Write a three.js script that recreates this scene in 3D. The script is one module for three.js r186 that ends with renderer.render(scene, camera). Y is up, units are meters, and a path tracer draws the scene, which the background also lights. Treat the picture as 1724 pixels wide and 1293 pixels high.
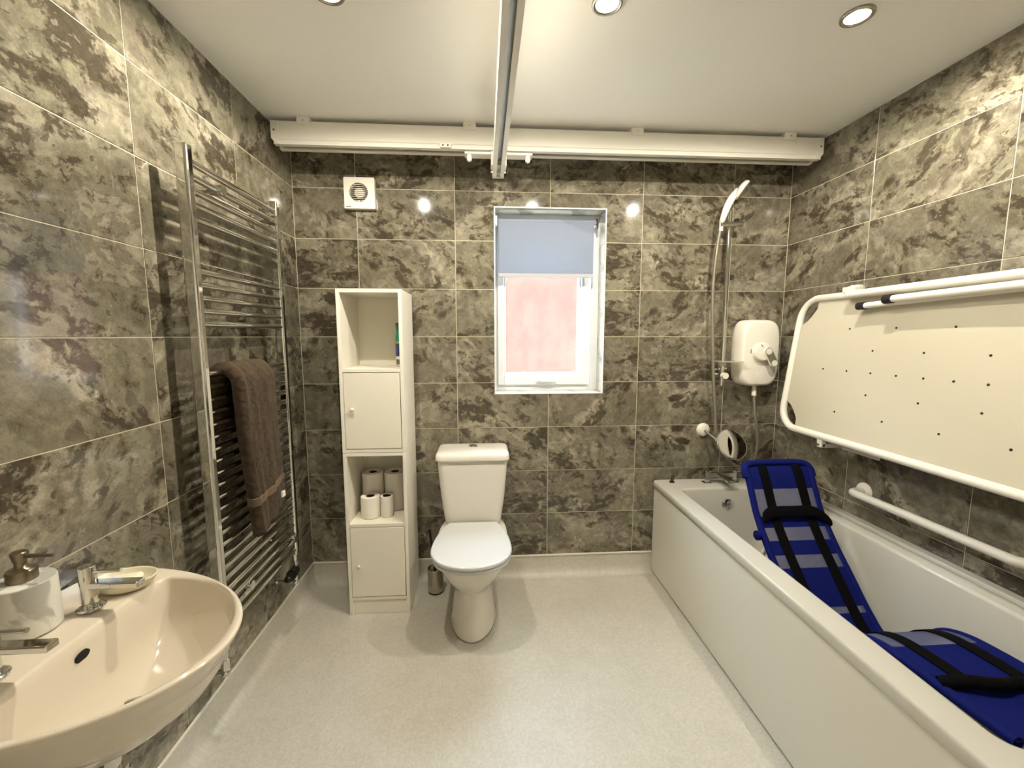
import * as THREE from 'three';
import { RoundedBoxGeometry } from 'three/addons/geometries/RoundedBoxGeometry.js';
import { mergeGeometries, mergeVertices } from 'three/addons/utils/BufferGeometryUtils.js';

// ------------------------------------------------------------------ camera, sky, sun, exposure
const scene = new THREE.Scene();
const camera = new THREE.PerspectiveCamera(84.508, 1724 / 1293, 0.05, 60);
camera.position.set(0.9605, 1.3742, 2.2982);
{
  const yaw = 0.0654, pitch = -0.1134;
  camera.lookAt(camera.position.clone().add(new THREE.Vector3(Math.sin(yaw) * Math.cos(pitch), Math.sin(pitch), -Math.cos(yaw) * Math.cos(pitch))));
}
scene.background = new THREE.Color().setRGB(25.5, 30.5, 36);      // bright hazy daylight sky
const sun = new THREE.DirectionalLight(new THREE.Color().setRGB(1, 0.94, 0.86), 80);
sun.position.set(-9.5, 9, -1.5); sun.target.position.set(1.3, 0, -1.6);
sun.castShadow = true; sun.shadow.radius = 1; sun.shadow.mapSize.set(2048, 2048);
Object.assign(sun.shadow.camera, { left: -10, right: 10, top: 8, bottom: -8, near: 0.5, far: 40 });
scene.add(sun, sun.target);
const renderer = new THREE.WebGLRenderer({ antialias: true });
renderer.toneMapping = THREE.LinearToneMapping;
renderer.toneMappingExposure = 1.0;
renderer.shadowMap.enabled = true;
const LAMP_COLOR = new THREE.Color().setRGB(1, 0.925, 0.775), LAMP_POWER = 3.9;

// ------------------------------------------------------------------ dimensions
const W = 2.634, H = 2.337, D = 2.9, COVE = 0.12;
const WIN = { x0: 1.021, x1: 1.612, y0: 1.061, y1: 2.041 };

// ------------------------------------------------------------------ helpers
const V = (x, y, z) => new THREE.Vector3(x, y, z);
let seed = 12345;
const rnd = () => { seed = (seed * 1664525 + 1013904223) >>> 0; return seed / 4294967296; };
const taken = {};
const numbered = (name) => { const n = taken[name] = (taken[name] ?? -1) + 1; return n ? `${name}_${String(n).padStart(3, '0')}` : name; };
function clean(g) {
  const o = g.index ? g.toNonIndexed() : g;
  for (const k of Object.keys(o.attributes)) if (!['position', 'normal', 'uv'].includes(k)) o.deleteAttribute(k);
  if (!o.attributes.uv) o.setAttribute('uv', new THREE.BufferAttribute(new Float32Array(o.attributes.position.count * 2), 2));
  o.morphAttributes = {};
  return o;
}
function part(name, geos, mat, parent) {
  const list = [].concat(geos).map(clean);
  const m = new THREE.Mesh(list.length > 1 ? mergeGeometries(list) : list[0], mat);
  m.name = name; m.castShadow = m.receiveShadow = true;
  parent.add(m);
  return m;
}
function top(o, label, category, group) {
  o.userData = { label, category };
  if (group) o.userData.group = group;
  return o;
}
function thing(name, label, category, group) {
  const o = new THREE.Group(); o.name = numbered(name); scene.add(o);
  return top(o, label, category, group);
}
function struct(name, geos, mat) { const m = part(name, geos, mat, scene); m.userData.kind = 'structure'; return m; }
const box = (x0, x1, y0, y1, z0, z1) => new THREE.BoxGeometry(x1 - x0, y1 - y0, z1 - z0).translate((x0 + x1) / 2, (y0 + y1) / 2, (z0 + z1) / 2);
const rbox = (x0, x1, y0, y1, z0, z1, r = 0.003, s = 2) => new RoundedBoxGeometry(x1 - x0, y1 - y0, z1 - z0, s, r).translate((x0 + x1) / 2, (y0 + y1) / 2, (z0 + z1) / 2);
const UPV = V(0, 1, 0);
function aim(g, from, dir) { return g.applyQuaternion(new THREE.Quaternion().setFromUnitVectors(UPV, dir.clone().normalize())).translate(from.x, from.y, from.z); }
function rod(a, b, r, r2 = r, n = 20) {
  const d = b.clone().sub(a);
  return aim(new THREE.CylinderGeometry(r2, r, d.length(), n).translate(0, d.length() / 2, 0), a, d);
}
const ball = (c, r, n = 20, sy = 1) => new THREE.SphereGeometry(r, n, n / 2).scale(1, sy, 1).translate(c.x, c.y, c.z);
function tube(pts, r, closed = false, seg = pts.length * 10, rs = 12, tension = 0.5) {
  return new THREE.TubeGeometry(new THREE.CatmullRomCurve3(pts, closed, 'catmullrom', tension), seg, r, rs, closed);
}
const lathe = (pts, n = 40) => new THREE.LatheGeometry(pts.map(([r, y]) => new THREE.Vector2(r, y)), n);
function extrude(shape, depth, bevel = 0, seg = 2, curve = 24) {
  return new THREE.ExtrudeGeometry(shape, { depth: depth - 2 * bevel, bevelEnabled: bevel > 0, bevelSize: bevel, bevelThickness: bevel, bevelOffset: -bevel, bevelSegments: seg, curveSegments: curve }).translate(0, 0, bevel);
}
function roundRect(x0, x1, y0, y1, r) {
  const s = new THREE.Shape();
  s.moveTo(x0 + r, y0); s.lineTo(x1 - r, y0); s.absarc(x1 - r, y0 + r, r, -Math.PI / 2, 0); s.lineTo(x1, y1 - r); s.absarc(x1 - r, y1 - r, r, 0, Math.PI / 2);
  s.lineTo(x0 + r, y1); s.absarc(x0 + r, y1 - r, r, Math.PI / 2, Math.PI); s.lineTo(x0, y0 + r); s.absarc(x0 + r, y0 + r, r, Math.PI, 1.5 * Math.PI);
  return s;
}
// Skin over closed loops with the same number of points; caps close the first or last loop with a fan.
function loft(loops, capStart = false, capEnd = false) {
  const n = loops[0].length, pos = [], idx = [], uv = [];
  loops.forEach((l, k) => l.forEach((p, i) => { pos.push(p.x, p.y, p.z); uv.push(i / n, k / (loops.length - 1)); }));
  for (let k = 0; k + 1 < loops.length; k++) for (let i = 0; i < n; i++) {
    const a = k * n + i, b = k * n + (i + 1) % n, c = a + n, d = b + n;
    idx.push(a, c, b, b, c, d);
  }
  const cap = (k, flip) => {
    const c = loops[k].reduce((s, p) => s.add(p), V(0, 0, 0)).divideScalar(n), at = pos.length / 3;
    pos.push(c.x, c.y, c.z); uv.push(0.5, 0.5);
    for (let i = 0; i < n; i++) { const a = k * n + i, b = k * n + (i + 1) % n; flip ? idx.push(at, a, b) : idx.push(at, b, a); }
  };
  if (capStart) cap(0, true);
  if (capEnd) cap(loops.length - 1, false);
  const g = new THREE.BufferGeometry();
  g.setAttribute('position', new THREE.Float32BufferAttribute(pos, 3));
  g.setAttribute('uv', new THREE.Float32BufferAttribute(uv, 2));
  if (capStart && capEnd) {                               // faces look outwards
    let vol = 0; const a = V(0, 0, 0), b = V(0, 0, 0), c = V(0, 0, 0);
    for (let i = 0; i < idx.length; i += 3) { a.fromArray(pos, idx[i] * 3); b.fromArray(pos, idx[i + 1] * 3); c.fromArray(pos, idx[i + 2] * 3); vol += a.dot(b.cross(c)); }
    if (vol < 0) for (let i = 0; i < idx.length; i += 3) { const k = idx[i]; idx[i] = idx[i + 1]; idx[i + 1] = k; }
  }
  g.setIndex(idx);
  g.computeVertexNormals();
  return g;
}
// A thick band that follows a path in a plane: path of [a, b], across from w0 to w1; put(a, b, w) gives the point.
function band(path, w0, w1, thick, put, { lift = 0, nw = 1, bend = null, round = 0 } = {}) {
  const n = path.length, rows = [];
  for (let i = 0; i < n; i++) {
    const p = path[Math.max(0, i - 1)], q = path[Math.min(n - 1, i + 1)];
    let ta = q[0] - p[0], tb = q[1] - p[1]; const l = Math.hypot(ta, tb) || 1; ta /= l; tb /= l;
    rows.push([path[i][0], path[i][1], -tb, ta]);
  }
  const loops = rows.map(([a, b, na, nb], i) => {
    const out = [], half = thick / 2, s = i / (n - 1);
    for (let k = 0; k <= nw; k++) { const u = k / nw, w = w0 + (w1 - w0) * u, e = lift + half + (bend ? bend(s, u) : 0); out.push(put(a + na * e, b + nb * e, w)); }
    if (round) out.push(put(a + na * lift, b + nb * lift, w1 + round));
    for (let k = nw; k >= 0; k--) { const u = k / nw, w = w0 + (w1 - w0) * u, e = lift - half + (bend ? bend(s, u) : 0); out.push(put(a + na * e, b + nb * e, w)); }
    if (round) out.push(put(a + na * lift, b + nb * lift, w0 - round));
    return out;
  });
  return loft(loops, true, true);
}
const smooth = (pts, n) => new THREE.CatmullRomCurve3(pts.map(([a, b]) => V(a, b, 0))).getSpacedPoints(n).map((p) => [p.x, p.y]);

// ------------------------------------------------------------------ noise and textures
const hash = (x, y, s) => { let h = Math.imul(x, 374761393) + Math.imul(y, 668265263) + Math.imul(s, 1442695041); h = Math.imul(h ^ (h >>> 13), 1274126177); return ((h ^ (h >>> 16)) >>> 0) / 4294967296; };
function vnoise(x, y, s) {
  const ix = Math.floor(x), iy = Math.floor(y), fx = x - ix, fy = y - iy, u = fx * fx * (3 - 2 * fx), v = fy * fy * (3 - 2 * fy);
  const a = hash(ix, iy, s), b = hash(ix + 1, iy, s), c = hash(ix, iy + 1, s), d = hash(ix + 1, iy + 1, s);
  return a + (b - a) * u + (c - a) * v + (a - b - c + d) * u * v;
}
function fbm(x, y, s, oct = 5, gain = 0.55) {
  let t = 0, a = 0.5, n = 0;
  for (let i = 0; i < oct; i++) { t += a * vnoise(x, y, s + i * 17); n += a; a *= gain; const c = x * 1.62 + y * 1.18; y = y * 1.62 - x * 1.18 + 3.1; x = c + 1.7; }
  return t / n;
}
const step = (a, b, x) => { const t = Math.min(1, Math.max(0, (x - a) / (b - a))); return t * t * (3 - 2 * t); };
function texture(w, h, fn, srgb = true) {
  const data = new Uint8Array(w * h * 4);
  for (let y = 0, i = 0; y < h; y++) for (let x = 0; x < w; x++, i += 4) {
    const c = fn(x / w, y / h);
    data[i] = c[0]; data[i + 1] = c[1]; data[i + 2] = c[2]; data[i + 3] = 255;
  }
  const t = new THREE.DataTexture(data, w, h);
  t.wrapS = t.wrapT = THREE.RepeatWrapping; t.magFilter = THREE.LinearFilter; t.minFilter = THREE.LinearMipmapLinearFilter; t.generateMipmaps = true;
  if (srgb) t.colorSpace = THREE.SRGBColorSpace;
  t.needsUpdate = true;
  return t;
}
const mixc = (a, b, t) => [a[0] + (b[0] - a[0]) * t, a[1] + (b[1] - a[1]) * t, a[2] + (b[2] - a[2]) * t];
// Slate-look print of one tile: flaky layers with crumbled edges in taupe, brown and pale grey.
function slate(k) {
  const s = 100 + k * 53, ang = (hash(k, 3, 9) - 0.5) * 1.6, ca = Math.cos(ang), sa = Math.sin(ang), bias = (hash(k, 5, 2) - 0.5) * 0.12, busy = 0.5 + hash(k, 8, 4) * 0.5;
  const pale = [140, 133, 116], taupe = [112, 105, 90], brown = [83, 75, 61], dark = [57, 50, 39], olive = [104, 100, 82];
  return texture(512, 256, (u, v) => {
    const X = u * 2, Y = v, x = X * ca + Y * sa, y = -X * sa + Y * ca;
    const wx = fbm(x * 2.5, y * 2.5, s, 3) - 0.5, wy = fbm(x * 2.5 + 9, y * 2.5 + 4, s + 5, 3) - 0.5;
    const px = x * 1.3 + wx * 0.45, py = y * 2.2 + wy * 0.45;
    const rag = fbm(X * 16, Y * 16, s + 40, 4, 0.72) - 0.5, mott = fbm(X * 11 + wx * 2, Y * 11 + wy * 2, s + 55, 4, 0.6) - 0.5, grit = fbm(X * 70, Y * 70, s + 60, 2) - 0.5;
    const region = fbm(px * 1.1 + 3, py * 1.1, s + 11, 3, 0.5) + bias;
    const lay = fbm(px * 1.7 + 6, py * 1.7 + 2, s + 19, 4, 0.5) + rag * 0.10;
    const q = lay * 9, lev = Math.floor(q), edge = Math.min(q - lev, 1 - (q - lev));
    let col = mixc(taupe, pale, step(0.40, 0.60, fbm(px * 0.9, py * 0.9, s + 29, 3) + mott * 0.25));
    const tone = 1 + (hash(lev, k, 61) - 0.5) * 0.20;
    col = col.map((c) => c * tone);
    col = mixc(col, olive, 0.5 * step(0.52, 0.60, fbm(px * 0.8 + 4, py * 0.8, s + 71, 3)));
    const b = fbm(px * 2.4 + 5, py * 2.4, s + 23, 5, 0.62) - 0.02 + rag * 0.26 + (region - 0.5) * 0.55 * busy;
    col = mixc(col, brown, 0.55 * step(0.545, 0.585, b));
    col = mixc(col, dark, 0.62 * step(0.630, 0.655, b));
    const e = fbm(px * 4.2 + 2, py * 4.2 + 7, s + 47, 4, 0.62) + rag * 0.30;
    col = mixc(col, dark, 0.55 * step(0.66, 0.68, e) * step(0.44, 0.5, region));
    col = mixc(col, pale, 0.6 * step(0.64, 0.66, 1 - e) * step(0.42, 0.5, region));
    const vein = Math.abs(fbm(px * 2.2 + 1, py * 2.2, s + 83, 5, 0.6) - 0.5);
    col = mixc(col, [158, 152, 137], 0.35 * (1 - step(0.001, 0.009, vein)) * step(0.5, 0.58, fbm(px, py, s + 90, 2)));
    const g = 1 + grit * 0.16 + mott * 0.34 + rag * 0.12 - 0.05 * (1 - step(0, 0.05, edge));
    return col.map((c) => Math.max(0, Math.min(255, c * g)));
  });
}
const std = (o) => new THREE.MeshStandardMaterial(o), phys = (o) => new THREE.MeshPhysicalMaterial(o);
const tileMats = Array.from({ length: 20 }, (_, k) => {
  const map = slate(k); map.repeat.set(2, 4);
  return phys({ map, roughness: 0.065, specularIntensity: 1 });
});
const speck = texture(512, 512, (u, v) => {
  const f = fbm(u * 90, v * 90, 7, 2), g = fbm(u * 6, v * 6, 21, 4), h = hash(Math.floor(u * 512), Math.floor(v * 512), 3);
  const q = 1 + (f - 0.5) * 0.10 + (g - 0.5) * 0.05 + (h > 0.975 ? -0.10 : h < 0.03 ? 0.08 : 0);
  return [197 * q, 192 * q, 180 * q].map((c) => Math.min(255, c));
});
speck.repeat.set(1.6, 1.6);
const speckBump = texture(512, 512, (u, v) => { const f = 255 * fbm(u * 110, v * 110, 13, 3, 0.6); return [f, f, f]; }, false);
speckBump.repeat.set(1.6, 1.6);
const towelTex = texture(256, 256, (u, v) => { const f = fbm(u * 90, v * 90, 3, 2) - 0.5, g = fbm(u * 8, v * 3, 5, 3) - 0.5, q = 1 + f * 0.55 + g * 0.3; return [68 * q, 55 * q, 40 * q]; });
const towelBump = texture(256, 256, (u, v) => { const f = 255 * fbm(u * 110, v * 110, 9, 2); return [f, f, f]; }, false);
const marbleTex = texture(256, 256, (u, v) => { const w = fbm(u * 4, v * 4, 3, 3), n = fbm(u * 5 + w * 2, v * 5 + w * 2, 8, 5), q = 1 - 0.22 * step(0.5, 0.66, n); return [226 * q, 224 * q, 214 * q]; });
const brickTex = texture(256, 256, (u, v) => { const n = fbm(u * 5, v * 5, 4, 4), q = 0.85 + 0.3 * n; return [80 * q, 55 * q, 45 * q].map((c) => Math.min(255, c)); });
const frostTex = texture(512, 512, (u, v) => { const n = fbm(u * 120, v * 120, 6, 2), m = fbm(u * 14, v * 14, 16, 3), q = 0.86 + 0.20 * (n - 0.5) + 0.12 * (m - 0.5); return [255 * q, 255 * q, 255 * q]; });
const weave = texture(128, 128, (u, v) => { const a = Math.sin(u * 128 * Math.PI / 2) * 0.5 + 0.5, b = Math.sin(v * 128 * Math.PI / 2) * 0.5 + 0.5, q = 225 + 18 * a * b; return [q, q, q]; });
weave.repeat.set(6, 4);

const M = {
  ceiling: std({ color: '#faf9f5', roughness: 0.9 }),
  plaster: std({ color: '#efece2', roughness: 0.9 }),
  reveal: phys({ map: marbleTex, color: '#dfe1e0', roughness: 0.12 }),
  grout: std({ color: '#d6ccb4', roughness: 0.9 }),
  floor: phys({ map: speck, roughness: 0.42, bumpMap: speckBump, bumpScale: 0.00015 }),
  cap: std({ color: '#e4dfce', roughness: 0.5 }),
  ceramic: phys({ color: '#e6e1d6', roughness: 0.1, clearcoat: 0.5, clearcoatRoughness: 0.04 }),
  basin: phys({ color: '#dbd0bd', roughness: 0.1, clearcoat: 0.5, clearcoatRoughness: 0.04 }),
  seatLid: phys({ color: '#cfd0cf', roughness: 0.18 }),
  acrylic: phys({ color: '#c5c2b8', roughness: 0.18 }),
  panel: phys({ color: '#dfdcd0', roughness: 0.28 }),
  laminate: std({ color: '#eee8d8', roughness: 0.5 }),
  laminateSide: std({ color: '#efeadd', roughness: 0.5 }),
  powder: std({ color: '#ece8dd', roughness: 0.42 }),
  plastic: std({ color: '#ece6da', roughness: 0.35 }),
  upvc: std({ color: '#eceef0', roughness: 0.3 }),
  chrome: std({ color: '#d9d8d4', metalness: 1, roughness: 0.07 }),
  steel: std({ color: '#b9b4a8', metalness: 1, roughness: 0.25 }),
  pewter: std({ color: '#8f8371', metalness: 1, roughness: 0.32 }),
  hose: std({ color: '#a49c8c', metalness: 0.7, roughness: 0.38 }),
  rubber: std({ color: '#14130f', roughness: 0.6 }),
  darkMetal: std({ color: '#2a2824', metalness: 0.6, roughness: 0.35 }),
  hole: std({ color: '#0d0b09', roughness: 0.8 }),
  greyInk: std({ color: '#6c685f', roughness: 0.6 }),
  redInk: std({ color: '#b3332a', roughness: 0.6 }),
  blueInk: std({ color: '#34406b', roughness: 0.6 }),
  lever: std({ color: '#6d6f5e', roughness: 0.4 }),
  alu: std({ color: '#bfc0be', metalness: 0.8, roughness: 0.4 }),
  paper: std({ color: '#f2ece0', roughness: 0.95 }),
  core: std({ color: '#4a3b2d', roughness: 0.95 }),
  blue: phys({ color: '#06125a', roughness: 0.8, specularIntensity: 0.3 }),
  blueMesh: std({ color: '#5c6080', roughness: 0.9, transparent: true, opacity: 0.66 }),
  strap: phys({ color: '#060608', roughness: 0.9, specularIntensity: 0.2 }),
  canvas: std({ color: '#c8c1ad', roughness: 0.5 }),
  towel: std({ map: towelTex, bumpMap: towelBump, bumpScale: 0.003, roughness: 1 }),
  towelBand: std({ color: '#665441', roughness: 0.9 }),
  tag: std({ color: '#efe9dc', roughness: 0.8 }),
  marble: std({ map: marbleTex, roughness: 0.4 }),
  soap: std({ color: '#efe9cf', roughness: 0.4 }),
  dish: std({ color: '#e9e0c4', roughness: 0.3 }),
  dishGlaze: std({ color: '#c79f62', roughness: 0.3 }),
  teal: std({ color: '#0c7c63', roughness: 0.35 }),
  navy: std({ color: '#2a3468', roughness: 0.45 }),
  leaf: std({ color: '#9aa53c', roughness: 0.5 }),
  label: std({ color: '#e3ddcf', roughness: 0.5 }),
  blind: phys({ color: '#a6b2c6', roughness: 1, transmission: 0.36, thickness: 0, map: weave }),
  blindBar: std({ color: '#a9a9ad', roughness: 0.5 }),
  glass: phys({ color: '#ffffff', map: frostTex, roughness: 0.11, transmission: 1, thickness: 0, ior: 1.45 }),
  clear: phys({ color: '#e8e4d8', roughness: 0.12, transmission: 0.7, thickness: 0 }),
  mirror: std({ color: '#f2f2f0', metalness: 1, roughness: 0.02 }),
  brick: std({ map: brickTex, roughness: 0.95 }),
  farGlass: std({ color: '#5d6070', roughness: 0.2 }),
  ground: std({ color: '#c9c4b6', roughness: 0.95 }),
};

// ------------------------------------------------------------------ setting
struct('floor', new THREE.BoxGeometry(W + 0.3, 0.12, D + 0.3).translate(W / 2, -0.06, D / 2 - 0.0), M.floor);
{
  const f = scene.getObjectByName('floor').geometry, p = f.attributes.position, u = f.attributes.uv;
  for (let i = 0; i < p.count; i++) u.setXY(i, p.getX(i), p.getZ(i));
}
struct('ceiling', box(-0.15, W + 0.15, H, H + 0.16, -0.28, D + 0.15), M.ceiling);

function rectLess(x0, x1, y0, y1, hole) {               // outline of a tile less the window opening
  if (hole && x0 < hole.x1 && x1 > hole.x0 && y0 < hole.y1 && y1 > hole.y0) {
    const L = x0 < hole.x0 && x1 > hole.x0 && x1 <= hole.x1 + 1e-6, R = x1 > hole.x1 && x0 < hole.x1 && x0 >= hole.x0 - 1e-6;
    const B = y0 < hole.y0, T = y1 > hole.y1, hx = L ? hole.x0 : hole.x1;
    if (!B && !T) return L ? rectLess(x0, hx, y0, y1) : R ? rectLess(hx, x1, y0, y1) : null;
    const hy = B ? hole.y0 : hole.y1;
    if (!L && !R) return B ? rectLess(x0, x1, y0, hy) : rectLess(x0, x1, hy, y1);
    if (L && B) return [[x0, y0], [x1, y0], [x1, hy], [hx, hy], [hx, y1], [x0, y1]];
    if (L && T) return [[x0, y0], [hx, y0], [hx, hy], [x1, hy], [x1, y1], [x0, y1]];
    if (R && B) return [[x0, y0], [x1, y0], [x1, y1], [hx, y1], [hx, hy], [x0, hy]];
    return [[hx, y0], [x1, y0], [x1, y1], [x0, y1], [x0, hy], [hx, hy]];
  }
  return [[x0, y0], [x1, y0], [x1, y1], [x0, y1]];
}
const tileCache = new Map();
function tileGeometry(pts, flip = 0) {                   // flat slab, face at z = 0, uv in metres, print turned four ways
  const x = pts[0][0], y = pts[0][1], key = flip + pts.map(([a, b]) => (a - x).toFixed(4) + ',' + (b - y).toFixed(4)).join(' ');
  if (!tileCache.has(key)) {
    const s = new THREE.Shape(pts.map(([a, b]) => new THREE.Vector2(a - x, b - y)));
    const g = clean(extrude(s, 0.003, 0.0008, 1, 1).translate(0, 0, -0.003)), u = g.attributes.uv;
    for (let i = 0; i < u.count; i++) u.setXY(i, flip & 1 ? 0.499 - u.getX(i) : u.getX(i), flip & 2 ? 0.249 - u.getY(i) : u.getY(i));
    tileCache.set(key, g);
  }
  return [tileCache.get(key), x, y];
}
let tileCount = 0;
function layTiles(wall, xs, ys, hole, toWorld, tileName = 'tile') {
  const g = 0.0013;
  for (let j = 0; j + 1 < ys.length; j++) for (let i = 0; i + 1 < xs.length; i++) {
    const h = hole && { x0: hole.x0, x1: hole.x1, y0: hole.y0, y1: hole.y1 };
    const pts = rectLess(xs[i] + g, xs[i + 1] - g, ys[j] + g, ys[j + 1] - g, h);
    if (!pts) continue;
    const [geo, x, y] = tileGeometry(pts, Math.floor(hash(i, j, 5) * 4));
    const m = new THREE.Mesh(geo, tileMats[(tileCount * 7 + Math.floor(hash(i, j, 3) * 4)) % 20]);
    tileCount++;
    m.name = tileName; m.castShadow = m.receiveShadow = true;
    toWorld(m, x, y);
    wall.add(m);
  }
}
const rowsY = [COVE]; for (let k = 1; k <= 8; k++) rowsY.push(COVE + 0.25 * k); rowsY.push(H);
{
  const s = new THREE.Shape([[-0.15, -0.1], [W + 0.15, -0.1], [W + 0.15, H + 0.1], [-0.15, H + 0.1]].map((p) => new THREE.Vector2(...p)));
  const hole = new THREE.Path([[WIN.x0 - 0.003, WIN.y0 - 0.003], [WIN.x1 + 0.003, WIN.y0 - 0.003], [WIN.x1 + 0.003, WIN.y1 + 0.003], [WIN.x0 - 0.003, WIN.y1 + 0.003]].map((p) => new THREE.Vector2(...p)));
  s.holes.push(hole);
  const wall = struct('wall_back', extrude(s, 0.26).translate(0, 0, -0.2615), M.grout);
  layTiles(wall, [0, 0.313, 0.813, 1.313, 1.813, 2.313, W], rowsY, WIN, (m, x, y) => m.position.set(x, y, 0));
  // tile lining of the window recess
  const ry = [WIN.y0, 1.12, 1.37, 1.62, 1.87, WIN.y1], dz = [-0.122, -0.0005];
  for (let j = 0; j + 1 < ry.length; j++) for (const side of [0, 1]) {
    const [geo] = tileGeometry(rectLess(0, dz[1] - dz[0], ry[j] + 0.001, ry[j + 1] - 0.001));
    const m = new THREE.Mesh(geo, M.reveal);
    m.name = 'reveal_tile'; m.castShadow = m.receiveShadow = true;
    m.rotation.y = side ? -Math.PI / 2 : Math.PI / 2;
    m.position.set(side ? WIN.x1 : WIN.x0, ry[j] + 0.001, side ? dz[0] : dz[1]);
    wall.add(m);
  }
  for (const [xa, xb, k] of [[WIN.x0, 1.313, 4], [1.313, WIN.x1, 9]]) for (const up of [0, 1]) {
    const [geo] = tileGeometry(rectLess(0, xb - xa - 0.002, 0, dz[1] - dz[0]));
    const m = new THREE.Mesh(geo, M.reveal);
    m.name = 'reveal_tile'; m.castShadow = m.receiveShadow = true;
    m.rotation.x = up ? Math.PI / 2 : -Math.PI / 2;
    m.position.set(xa + 0.001, up ? WIN.y1 : WIN.y0, up ? dz[0] : dz[1]);
    wall.add(m);
  }
  const e = 0.005;
  for (const q of [[WIN.x0 - e, WIN.x0 + 0.0005, WIN.y0 - e, WIN.y1 + e], [WIN.x1 - 0.0005, WIN.x1 + e, WIN.y0 - e, WIN.y1 + e], [WIN.x0, WIN.x1, WIN.y0 - e, WIN.y0 + 0.0005], [WIN.x0, WIN.x1, WIN.y1 - 0.0005, WIN.y1 + e]])
    part('edge_trim', box(q[0], q[1], q[2], q[3], -0.004, 0.0012), M.upvc, wall);
}
const sideZ = []; for (let z = 0; z < D - 0.01; z += 0.5) sideZ.push(z); sideZ.push(D);
{
  const wl = struct('wall_left', box(-0.15, -0.0015, -0.1, H + 0.1, -0.0015, D + 0.1), M.grout);
  layTiles(wl, sideZ.map((z) => -z).reverse(), rowsY, null, (m, x, y) => { m.rotation.y = Math.PI / 2; m.position.set(0, y, -x); });
  const wr = struct('wall_right', box(W + 0.0015, W + 0.15, -0.1, H + 0.1, -0.0015, D + 0.1), M.grout);
  layTiles(wr, sideZ, rowsY, null, (m, x, y) => { m.rotation.y = -Math.PI / 2; m.position.set(W, y, x); });
  struct('wall_front', box(-0.15, W + 0.15, -0.1, H + 0.1, D, D + 0.12), M.plaster);
}
// vinyl coved up the walls, with a white capping strip
{
  const prof = [[0.0015, COVE - 0.004], [0.0025, 0.075], [0.004, 0.045], [0.010, 0.024], [0.022, 0.010], [0.036, 0.003], [0.055, 0.0012]];
  const strip = (put, len, n) => {
    const pos = [], uv = [], idx = [];
    for (let k = 0; k <= n; k++) prof.forEach(([d, y], i) => { const p = put(d, y, len * k / n); pos.push(p.x, p.y, p.z); uv.push(len * k / n, y + d); });
    const m = prof.length;
    for (let k = 0; k < n; k++) for (let i = 0; i + 1 < m; i++) { const a = k * m + i, b = a + 1, c = a + m, d = c + 1; idx.push(a, c, b, b, c, d); }
    const g = new THREE.BufferGeometry();
    g.setAttribute('position', new THREE.Float32BufferAttribute(pos, 3)); g.setAttribute('uv', new THREE.Float32BufferAttribute(uv, 2)); g.setIndex(idx); g.computeVertexNormals();
    return g;
  };
  struct('baseboard_back', strip((d, y, t) => V(1.93 - t, y, d), 1.93, 8), M.floor);
  struct('baseboard_left', strip((d, y, t) => V(d, y, t), D, 8), M.floor);
  struct('trim_1', rbox(0.002, 1.93, COVE - 0.008, COVE + 0.002, -0.001, 0.006, 0.002), M.cap);
  struct('trim_2', rbox(-0.001, 0.006, COVE - 0.008, COVE + 0.002, 0.002, D, 0.002), M.cap);
}

// ------------------------------------------------------------------ window
{
  const w = new THREE.Group(); w.name = 'window_1'; w.userData = { kind: 'structure', label: 'white plastic window with frosted glass in the tiled recess', category: 'window' }; scene.add(w);
  const z0 = -0.19, z1 = -0.122;
  const ring = (x0, x1, y0, y1, a, b, c, d, za, zb, r = 0.006) => [rbox(x0, a, y0, y1, za, zb, r), rbox(b, x1, y0, y1, za, zb, r), rbox(a - 0.004, b + 0.004, y0, c, za, zb - 0.0005, r), rbox(a - 0.004, b + 0.004, d, y1, za, zb - 0.0005, r)];
  part('frame', ring(WIN.x0 - 0.004, WIN.x1 + 0.004, WIN.y0 - 0.004, WIN.y1 + 0.004, 1.040, 1.572, 1.095, 2.005, z0, z1), M.upvc, w);
  const sash = part('sash', ring(1.036, 1.556, 1.092, 2.008, 1.073, 1.510, 1.152, 1.955, z0 + 0.012, z1 + 0.016, 0.008), M.upvc, w);
  part('glazing_bead', ring(1.070, 1.514, 1.149, 1.958, 1.083, 1.500, 1.163, 1.944, z0 + 0.02, z1 + 0.006, 0.004), M.upvc, sash);
  const pane = part('pane', new THREE.PlaneGeometry(0.43, 0.80).translate(1.2915, 1.5535, -0.155), M.glass, w);
  pane.userData.label = 'frosted obscure glass pane';
  const hd = part('handle', [rbox(1.255, 1.285, 1.110, 1.132, -0.107, -0.094, 0.005), rbox(1.262, 1.375, 1.115, 1.128, -0.094, -0.080, 0.005)], M.upvc, w);
}
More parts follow.
